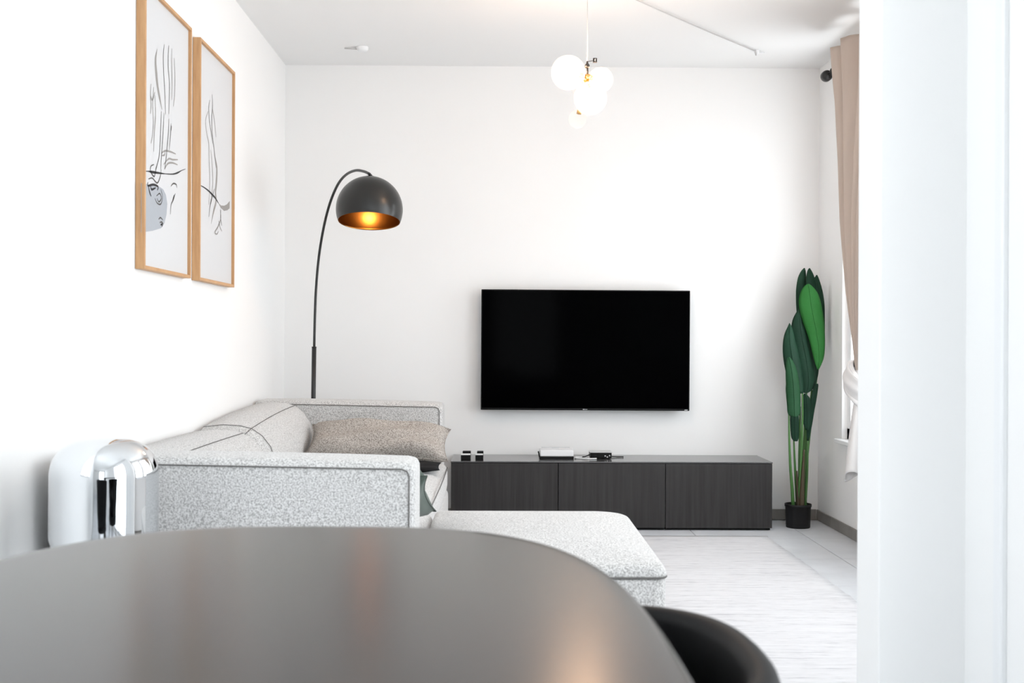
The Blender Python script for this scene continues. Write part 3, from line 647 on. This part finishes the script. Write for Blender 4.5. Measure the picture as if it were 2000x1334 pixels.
bm = B(); tube(bm, [(q.x - 0.03, q.y, ZC - 0.012), (q.x - 0.10, q.y, ZC - 0.008)], 0.004, 8); obj('rod', bm, M['cable'], t, True)

# ------------------------------------------------------------ curtain and rod
rod = thing('curtain_rod', 'black curtain rod with round finial above the right window', 'curtain rod', (1.80, 6.23, 2.527))
bm = B(); tube(bm, [(1.852, 6.34, 2.571), (1.852, 4.50, 2.571)], 0.011, 14); obj('rod', bm, M['black'], rod, True)
for ye in (6.375, 4.47):
    bm = B(); s = 1 if ye > 5 else -1
    lathe(bm, [(0.0005, -0.034), (0.024, -0.030), (0.031, -0.014), (0.031, 0.014), (0.024, 0.030), (0.0005, 0.034)], (1.842, ye, 2.568), 24, Matrix.Rotation(PI / 2, 3, 'X')); obj('finial', bm, M['black'], rod, True)
for ye in (6.27, 4.53):
    bm = B(); tube(bm, smoothpath([(1.852, ye, 2.591), (1.86, ye, 2.61), (1.88, ye, 2.61), (1.89, ye, 2.60)], 4), 0.006, 10); tube(bm, smoothpath([(1.852 + 0.017 * math.cos(a), ye, 2.571 + 0.017 * math.sin(a)) for a in [2 * PI * k / 12 for k in range(13)]], 2), 0.005, 8)
    lathe(bm, [(0.0005, 0.012), (0.02, 0.010), (0.022, 0.0)], (XR - 0.001, ye, 2.60), 18, Matrix.Rotation(-PI / 2, 3, 'Y')); obj('bracket', bm, M['black'], rod, True)

cur = thing('knotted_curtain', 'beige curtain with white lining, gathered in a knot at the right window', 'curtain', (1.80, 5.6, 0.35))
KC = Vector((1.77, 5.525, 0.865))
def lerp(tab, t):
    for (a0, v0), (a1, v1) in zip(tab, tab[1:]):
        if t <= a1: u = (t - a0) / (a1 - a0); return 0.986 * (v0 + (v1 - v0) * u)
    return 0.986 * tab[-1][1]
FAR = [(0, 6.01), (0.17, 5.94), (0.35, 5.90), (0.547, 5.86), (0.76, 5.765), (0.9, 5.68), (1, 5.61)]
NEAR = [(0, 4.80), (0.2, 5.05), (0.37, 5.28), (0.535, 5.385), (0.77, 5.465), (1, 5.53)]
def drape_mesh(fy, fn_, xb, folds, amp0, t0, t1, nu=120, nv=60, ph0=0.0):
    bm = B(); G_ = []
    for j in range(nv + 1):
        t = t0 + (t1 - t0) * j / nv; z = 2.60 + (0.92 - 2.60) * t; row = []
        yf, yn = fy(t), fn_(t)
        for i in range(nu + 1):
            u = i / nu; ph = 2 * PI * folds * (u + 0.05 * math.sin(2 * PI * u * 1.3 + 1.2 * t)) + ph0
            amp = amp0 * (1 - 0.55 * t)
            sh = math.sin(ph) + 0.22 * math.sin(2 * ph + 0.8) + 0.10 * math.sin(3 * ph + 5 * t)
            x = xb - amp * sh - 0.015 * t * math.sin(PI * u)
            y = yf + (yn - yf) * u + 0.016 * math.cos(ph) * (1 - t)
            row.append(bm.verts.new((x, y, z + (0.006 * math.sin(ph + 1) if t < 0.01 else 0))))
        G_.append(row)
    for j in range(nv):
        for i in range(nu): bm.faces.new((G_[j][i], G_[j][i + 1], G_[j + 1][i + 1], G_[j + 1][i]))
    return bm
drop = obj('drape', drape_mesh(lambda t: lerp(FAR, t), lambda t: lerp(NEAR, t), 1.775, 5.2, 0.052, 0, 1, ph0=-0.2), M['curtain'], cur, True)
md = drop.modifiers.new('thick', 'SOLIDIFY'); md.thickness = 0.003; md.offset = 0
dl = obj('turned_edge', drape_mesh(lambda t: lerp(NEAR, t) + 0.03, lambda t: lerp(NEAR, t) - 0.42 * (1.15 - t), 1.80, 2.0, 0.03, 0.22, 1, 50, 50), M['lining'], cur, True, label='white lining side of the curtain')
md = dl.modifiers.new('thick', 'SOLIDIFY'); md.thickness = 0.003; md.offset = 0
# knot: two wrapped bands of cloth and a core
def band(bm, c, a0, a1, rx, ry, tilt, width, lift, n=40, m=8, folds=3):
    rings = []
    for i in range(n + 1):
        a = a0 + (a1 - a0) * i / n; s = i / n
        ctr = Vector((-rx * math.cos(a), ry * math.sin(a), 0)); R_ = Matrix.Rotation(tilt, 3, 'X') @ Matrix.Rotation(0.12, 3, 'Z')
        wv = width * (0.75 + 0.25 * math.sin(PI * s)); ring = []
        for k in range(m * 4):
            b = 2 * PI * k / (m * 4); fold = 1 + 0.15 * math.cos(b * folds * 2 + 1.5 * a)
            off = Vector((-math.cos(a), math.sin(a), 0)) * (0.024 * math.cos(b) * fold) + Vector((0, 0, 1)) * (wv / 2 * math.sin(b) * fold)
            ring.append(c + R_ @ (ctr + off) + Vector((0, 0, lift * (s - 0.5))))
        rings.append(ring)
    ringloft(bm, rings, True, True, True)
bm = B(); band(bm, KC + Vector((0, 0, 0.0)), -2.6, 2.6, 0.052, 0.085, math.radians(38), 0.135, 0.02)
knot = obj('knot', bm, M['lining'], cur, True, label='white lining side wrapped into a knot')
bm = B(); band(bm, KC + Vector((0.0, 0.02, -0.045)), -2.4, 2.4, 0.042, 0.095, math.radians(48), 0.05, 0.0, folds=2); obj('knot_fold', bm, M['lining'], knot, True)
bm = B(); sphere(bm, KC, 0.06, 24, (0.8, 1.1, 1.5)); obj('knot_core', bm, M['lining'], knot, True)
# tail: pleated cone below the knot, open at the hem
bm = B(); rows = []; n = 96; m = 30
for j in range(m + 1):
    t = j / m; z = 0.84 + (0.445 - 0.84) * t; R_ = 0.026 + 0.095 * t ** 0.85
    cy = 5.53 - 0.02 * t; cx = 1.775
    row = []
    for i in range(n):
        a = 2 * PI * i / n
        f = 1 + (0.26 + 0.12 * t) * math.sin(4 * a + 0.8 * t + 0.5) + 0.08 * math.sin(9 * a + 2)
        zz = z - 0.075 * t * (0.5 + 0.5 * math.cos(a - 1.9)) - 0.02 * t * math.sin(5 * a)
        row.append(bm.verts.new((cx + 0.55 * R_ * f * math.cos(a), cy + 1.35 * R_ * f * math.sin(a), zz)))
    rows.append(row)
for j in range(m):
    for i in range(n):
        if i == 70: continue
        i2 = (i + 1) % n; bm.faces.new((rows[j][i], rows[j][i2], rows[j + 1][i2], rows[j + 1][i]))
tl = obj('tail', bm, M['lining'], cur, True, label='white lining side flaring below the knot')
md = tl.modifiers.new('thick', 'SOLIDIFY'); md.thickness = 0.003

# ------------------------------------------------------------ potted plant
pt = thing('potted_plant', 'tall artificial paddle-leaf plant in a black pot in the right corner', 'plant', (1.70, 6.42, 0))
PC = Vector((1.703, 6.42, 0))
bm = B(); lathe(bm, [(0.0005, 0.0), (0.066, 0.0), (0.0675, 0.004), (0.072, 0.118), (0.0755, 0.12), (0.0755, 0.134), (0.070, 0.134), (0.068, 0.10), (0.0005, 0.10)], PC, 40); obj('pot', bm, M['pot'], pt, True)
bm = B(); lathe(bm, [(0.0675, 0.104), (0.03, 0.112), (0.0005, 0.114)], PC, 30); obj('soil', bm, M['soil'], pt, True)
def leafmesh(Y, rows, m, cup=0.02, lean=0.0, yaw=0.0):
    rows = [Vector(r) for r in smoothpath(rows, 3)]
    bm = B(); L = []; nc = 8; z0, z1 = rows[0][0], rows[-1][0]
    for r in rows:
        z, a, b = r; c = (a + b) / 2; hw_ = max((b - a) / 2, 0.0008); row = []
        for k in range(nc + 1):
            s = -1 + 2 * k / nc
            row.append(bm.verts.new((c + hw_ * s, Y + cup * (s * s) * (hw_ / 0.05) + yaw * s * hw_ * 4 + lean * (z - z1), z)))
        L.append(row)
    for a, b in zip(L, L[1:]):
        for k in range(nc): bm.faces.new((a[k], a[k + 1], b[k + 1], b[k]))
    o = obj('leaf', bm, m, pt, True); md = o.modifiers.new('t', 'SOLIDIFY'); md.thickness = 0.0015
    bm = B(); tube(bm, [((r[1] + r[2]) / 2, Y - 0.001 + lean * (r[0] - z1), r[0]) for r in rows], 0.0022, 6); obj('midrib', bm, m, o, True)
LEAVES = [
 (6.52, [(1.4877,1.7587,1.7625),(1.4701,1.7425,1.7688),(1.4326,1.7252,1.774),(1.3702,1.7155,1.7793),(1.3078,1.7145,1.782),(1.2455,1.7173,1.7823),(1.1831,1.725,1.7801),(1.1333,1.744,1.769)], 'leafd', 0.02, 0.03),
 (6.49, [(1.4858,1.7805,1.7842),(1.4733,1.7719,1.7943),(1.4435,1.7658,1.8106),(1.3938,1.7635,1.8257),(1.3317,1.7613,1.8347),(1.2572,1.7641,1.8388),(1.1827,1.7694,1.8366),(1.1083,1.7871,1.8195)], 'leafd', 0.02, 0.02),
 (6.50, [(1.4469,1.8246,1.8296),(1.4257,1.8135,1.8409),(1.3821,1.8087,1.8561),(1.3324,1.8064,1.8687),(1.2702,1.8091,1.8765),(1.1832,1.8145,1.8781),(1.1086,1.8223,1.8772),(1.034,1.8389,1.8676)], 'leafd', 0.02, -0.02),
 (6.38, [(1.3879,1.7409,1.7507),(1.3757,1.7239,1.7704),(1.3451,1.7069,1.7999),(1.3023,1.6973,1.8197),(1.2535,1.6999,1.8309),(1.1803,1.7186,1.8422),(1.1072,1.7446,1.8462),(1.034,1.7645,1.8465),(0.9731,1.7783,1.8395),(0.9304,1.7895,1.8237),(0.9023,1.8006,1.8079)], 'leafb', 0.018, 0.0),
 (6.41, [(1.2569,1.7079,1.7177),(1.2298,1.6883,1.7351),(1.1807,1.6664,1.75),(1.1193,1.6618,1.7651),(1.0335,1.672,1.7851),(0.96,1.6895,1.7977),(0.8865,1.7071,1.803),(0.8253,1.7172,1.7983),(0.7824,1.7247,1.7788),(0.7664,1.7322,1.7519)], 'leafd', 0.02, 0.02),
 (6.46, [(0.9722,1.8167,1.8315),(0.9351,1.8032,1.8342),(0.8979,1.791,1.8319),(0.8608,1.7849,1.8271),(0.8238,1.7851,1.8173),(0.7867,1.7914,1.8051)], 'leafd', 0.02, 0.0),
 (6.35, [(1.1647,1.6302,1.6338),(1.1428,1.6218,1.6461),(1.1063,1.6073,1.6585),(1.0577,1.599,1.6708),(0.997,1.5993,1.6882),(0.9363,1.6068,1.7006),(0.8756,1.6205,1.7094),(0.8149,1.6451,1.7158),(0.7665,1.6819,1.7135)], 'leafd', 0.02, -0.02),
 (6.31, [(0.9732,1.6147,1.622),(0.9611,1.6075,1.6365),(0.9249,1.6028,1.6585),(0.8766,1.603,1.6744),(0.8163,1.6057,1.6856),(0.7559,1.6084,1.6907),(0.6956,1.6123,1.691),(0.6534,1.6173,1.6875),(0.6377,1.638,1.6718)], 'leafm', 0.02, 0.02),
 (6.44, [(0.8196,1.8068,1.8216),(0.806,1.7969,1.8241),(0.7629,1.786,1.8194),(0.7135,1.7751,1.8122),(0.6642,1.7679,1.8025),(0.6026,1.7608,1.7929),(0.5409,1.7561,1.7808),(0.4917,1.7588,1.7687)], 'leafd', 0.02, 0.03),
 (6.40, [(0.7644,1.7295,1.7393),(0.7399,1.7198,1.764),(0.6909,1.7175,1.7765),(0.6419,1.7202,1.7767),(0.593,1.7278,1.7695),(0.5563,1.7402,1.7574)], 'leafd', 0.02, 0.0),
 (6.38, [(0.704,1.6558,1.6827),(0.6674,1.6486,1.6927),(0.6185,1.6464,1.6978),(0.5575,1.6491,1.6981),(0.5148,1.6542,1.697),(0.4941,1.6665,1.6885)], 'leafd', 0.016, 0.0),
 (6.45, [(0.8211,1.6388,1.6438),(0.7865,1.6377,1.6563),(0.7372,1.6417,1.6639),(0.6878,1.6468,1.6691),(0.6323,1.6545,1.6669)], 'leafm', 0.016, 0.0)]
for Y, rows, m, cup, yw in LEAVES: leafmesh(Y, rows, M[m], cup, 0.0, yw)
STEMS = [[(1.6326,6.36,0.6503),(1.6356,6.36,0.5103),(1.6424,6.36,0.3522),(1.6527,6.36,0.2306),(1.6654,6.36,0.1272)], [(1.6769,6.42,0.4993),(1.6824,6.42,0.3826),(1.6903,6.42,0.2475),(1.7008,6.42,0.1186)], [(1.7196,6.4,0.7705),(1.7203,6.4,0.6297),(1.7161,6.4,0.446),(1.7071,6.4,0.2745),(1.7053,6.4,0.1215)], [(1.7157,6.43,0.6892),(1.7139,6.43,0.5416),(1.7121,6.43,0.3816),(1.7152,6.43,0.2463),(1.7207,6.43,0.1172)], [(1.7637,6.44,0.4917),(1.7617,6.44,0.3931),(1.7573,6.44,0.2699),(1.7481,6.44,0.1158)], [(1.793,6.47,0.7863),(1.7762,6.47,0.6377),(1.7595,6.47,0.4891),(1.7503,6.47,0.3157),(1.7413,6.47,0.1114)], [(1.78,6.49,1.0338),(1.7685,6.49,0.8102),(1.7597,6.49,0.5618),(1.7533,6.49,0.3135),(1.7467,6.49,0.1085)], [(1.8401,6.5,1.034),(1.8236,6.5,0.8101),(1.7923,6.5,0.5612),(1.7684,6.5,0.3124),(1.7569,6.5,0.1071)]]
for k, s in enumerate(STEMS):
    s = [Vector(p) for p in s]; s[-1] = Vector((PC.x + (s[-1].x - PC.x) * 0.9, 6.42 + (s[-1].y - 6.42) * 0.4, 0.105)); bm = B()
    tube(bm, smoothpath(s, 5), [0.0045 + 0.006 * (i / 20) for i in range(len(smoothpath(s, 5)))], 10); obj('stem', bm, M['stem'], pt, True)
for s in ([(1.7282,6.39,0.447),(1.7237,6.39,0.3492),(1.7192,6.39,0.2513),(1.7149,6.39,0.123)], [(1.6923,6.41,0.3223),(1.6951,6.41,0.2488),(1.7003,6.41,0.1752),(1.7055,6.41,0.12)]):
    s = [Vector(p) for p in s]; s[-1].z = 0.105; bm = B(); tube(bm, smoothpath(s, 4), [0.004 + 0.012 * (i / 12) for i in range(13)], 10); obj('sheath', bm, M['sheath'], pt, True, label='dry brown sheath at the stem foot')

# ------------------------------------------------------------ chrome lamp on a low side table by the sofa arm
Cc = (-1.001, 2.86, 0); R0 = 0.1318
t = thing('side_table', 'small round black side table under the chrome lamp, beside the near sofa arm', 'side table', (Cc[0], Cc[1], 0))
bm = B(); lathe(bm, [(0.0005, 0.488), (0.150, 0.488), (0.153, 0.493), (0.153, 0.500), (0.150, 0.504), (0.0005, 0.504)], Cc, 48); obj('tabletop', bm, M['black'], t, True)
bm = B(); lathe(bm, [(0.0005, 0.0085), (0.115, 0.0085), (0.118, 0.012), (0.112, 0.020), (0.014, 0.030), (0.012, 0.06), (0.012, 0.488)], Cc, 32); obj('pedestal', bm, M['black'], t, True)
t = thing('chrome_lamp', 'polished chrome lamp shaped like a rounded cylinder beside the near sofa arm', 'lamp', (Cc[0], Cc[1], 0.5045))
body = []
for i in range(0, 13):
    a_ = PI / 2 * i / 12; body.append((0.085 + (R0 - 0.085) * math.sin(a_), 0.506 + 0.055 * (1 - math.cos(a_))))
body += [(R0, 0.60), (R0, 0.65), (R0, 0.69)]
zs, ht = 0.702, 0.101
for i in range(0, 29):
    a_ = PI / 2 * i / 28; r = R0 * (math.cos(a_) ** (2 / 2.7)) if i < 28 else 0.0005; body.append((max(r, 0.0005), zs + ht * (math.sin(a_) ** (2 / 2.3))))
bm = B(); lathe(bm, body, Cc, 96); obj('body', bm, M['chrome'], t, True)
bm = B(); lathe(bm, [(0.0005, 0.5045), (0.083, 0.5045), (0.084, 0.5065), (0.0005, 0.5065)], Cc, 40); obj('base', bm, M['black'], t, True)

# ------------------------------------------------------------ dining table
tab = thing('dining_table', 'dark anthracite dining table with rounded superellipse top in the foreground', 'table', (-0.28, 0.92, 0))
def sup(a, b, n_, k): 
    c, s = math.cos(k), math.sin(k); return (a * math.copysign(abs(c) ** (2 / n_), c), b * math.copysign(abs(s) ** (2 / n_), s))
N = 160; ax_, by_ = 0.455, 0.90
def tring(ins, z): return [(-0.28 + sup(ax_ - ins, by_ - ins, 3.1, 2 * PI * (k + 0.5) / N)[0], 0.92 + sup(ax_ - ins, by_ - ins, 3.1, 2 * PI * (k + 0.5) / N)[1], z) for k in range(N)]
rings = [tring(0.06, 0.722), tring(0.012, 0.722)]
for i in range(0, 9):
    a = -PI / 2 + PI * i / 8; rings.append(tring(0.013 * (1 - math.cos(a)), 0.736 + 0.014 * math.sin(a)))
rings.append(tring(0.03, 0.75))
bm = B(); ringloft(bm, rings, True, True, True); tt = obj('tabletop', bm, M['table'], tab)
for p in tt.data.polygons: p.use_smooth = len(p.vertices) == 4
bm = B(); lathe(bm, [(0.0005, 0.0), (0.27, 0.0), (0.27, 0.012), (0.10, 0.024), (0.055, 0.06), (0.05, 0.36), (0.055, 0.66), (0.12, 0.715), (0.20, 0.7215)], (-0.28, 0.92, 0), 48); obj('pedestal', bm, M['black'], tab, True)

# ------------------------------------------------------------ tub chair
chc = Vector((0.055, 1.378, 0))
chair = thing('tub_chair', 'black velvet tub chair pushed in at the right side of the dining table', 'chair', chc)
def plan(a, off): # a: 0 = back (+x)
    rx, ry = 0.275 + off, 0.285 + off
    c, s = math.cos(a), math.sin(a); n_ = 2.5
    return Vector((chc.x + rx * math.copysign(abs(c) ** (2 / n_), c), chc.y + ry * math.copysign(abs(s) ** (2 / n_), s), 0))
rings = []; A0 = math.radians(118)
for i in range(49):
    a = -A0 + 2 * A0 * i / 48; edge = abs(i - 24) / 24
    zt = 0.672 - 0.03 * edge ** 3; prof_ = []
    # cross-section, outer up then over the rim and inner down
    pts = [(-0.070, 0.40), (-0.035, 0.45), (-0.008, 0.55), (0.0, 0.64), (0.0, zt - 0.018), (-0.004, zt - 0.007), (-0.012, zt), (-0.024, zt + 0.001), (-0.034, zt - 0.005), (-0.040, zt - 0.018), (-0.048, 0.60), (-0.062, 0.50), (-0.095, 0.42), (-0.10, 0.40)]
    rings.append([plan(a, o_) + Vector((0, 0, z)) for o_, z in pts])
bm = B(); ringloft(bm, rings, True, True, True); obj('backrest', bm, M['velvet'], chair, True)
bm = B(); out = [(plan(2 * PI * k / 48, -0.075).x, plan(2 * PI * k / 48, -0.075).y) for k in range(48)]
ringloft(bm, [[(x, y, z) for x, y in out] for z in (0.36, 0.40)], True, True, True); obj('seat_frame', bm, M['velvet'], chair)
out = [(plan(2 * PI * k / 48, -0.10).x, plan(2 * PI * k / 48, -0.10).y) for k in range(48)]
bm = B(); domepad(bm, out, 0.402, 0.44, 0.475, 0.025, 8); obj('seat', bm, M['velvet'], chair, True)
for sx in (-1, 1):
    for sy in (-1, 1):
        bm = B(); tube(bm, [(chc.x + sx * 0.13, chc.y + sy * 0.13, 0.36), (chc.x + sx * 0.19, chc.y + sy * 0.19, 0.0)], [0.014, 0.008], 12); obj('leg', bm, M['black'], chair, True)


# the same chair again on the other side of the table (the photograph shows it mirrored in the chrome lamp)
c2 = chair.copy(); COL.objects.link(c2); c2.location = (-0.625, 1.43, 0); c2.rotation_euler = (0, 0, PI)
c2['label'] = 'black velvet tub chair left of the dining table, mirrored in the chrome lamp'
chair['group'] = c2['group'] = 'tub chairs at the dining table'
for ch_ in list(chair.children):
    d = ch_.copy(); COL.objects.link(d); d.parent = c2
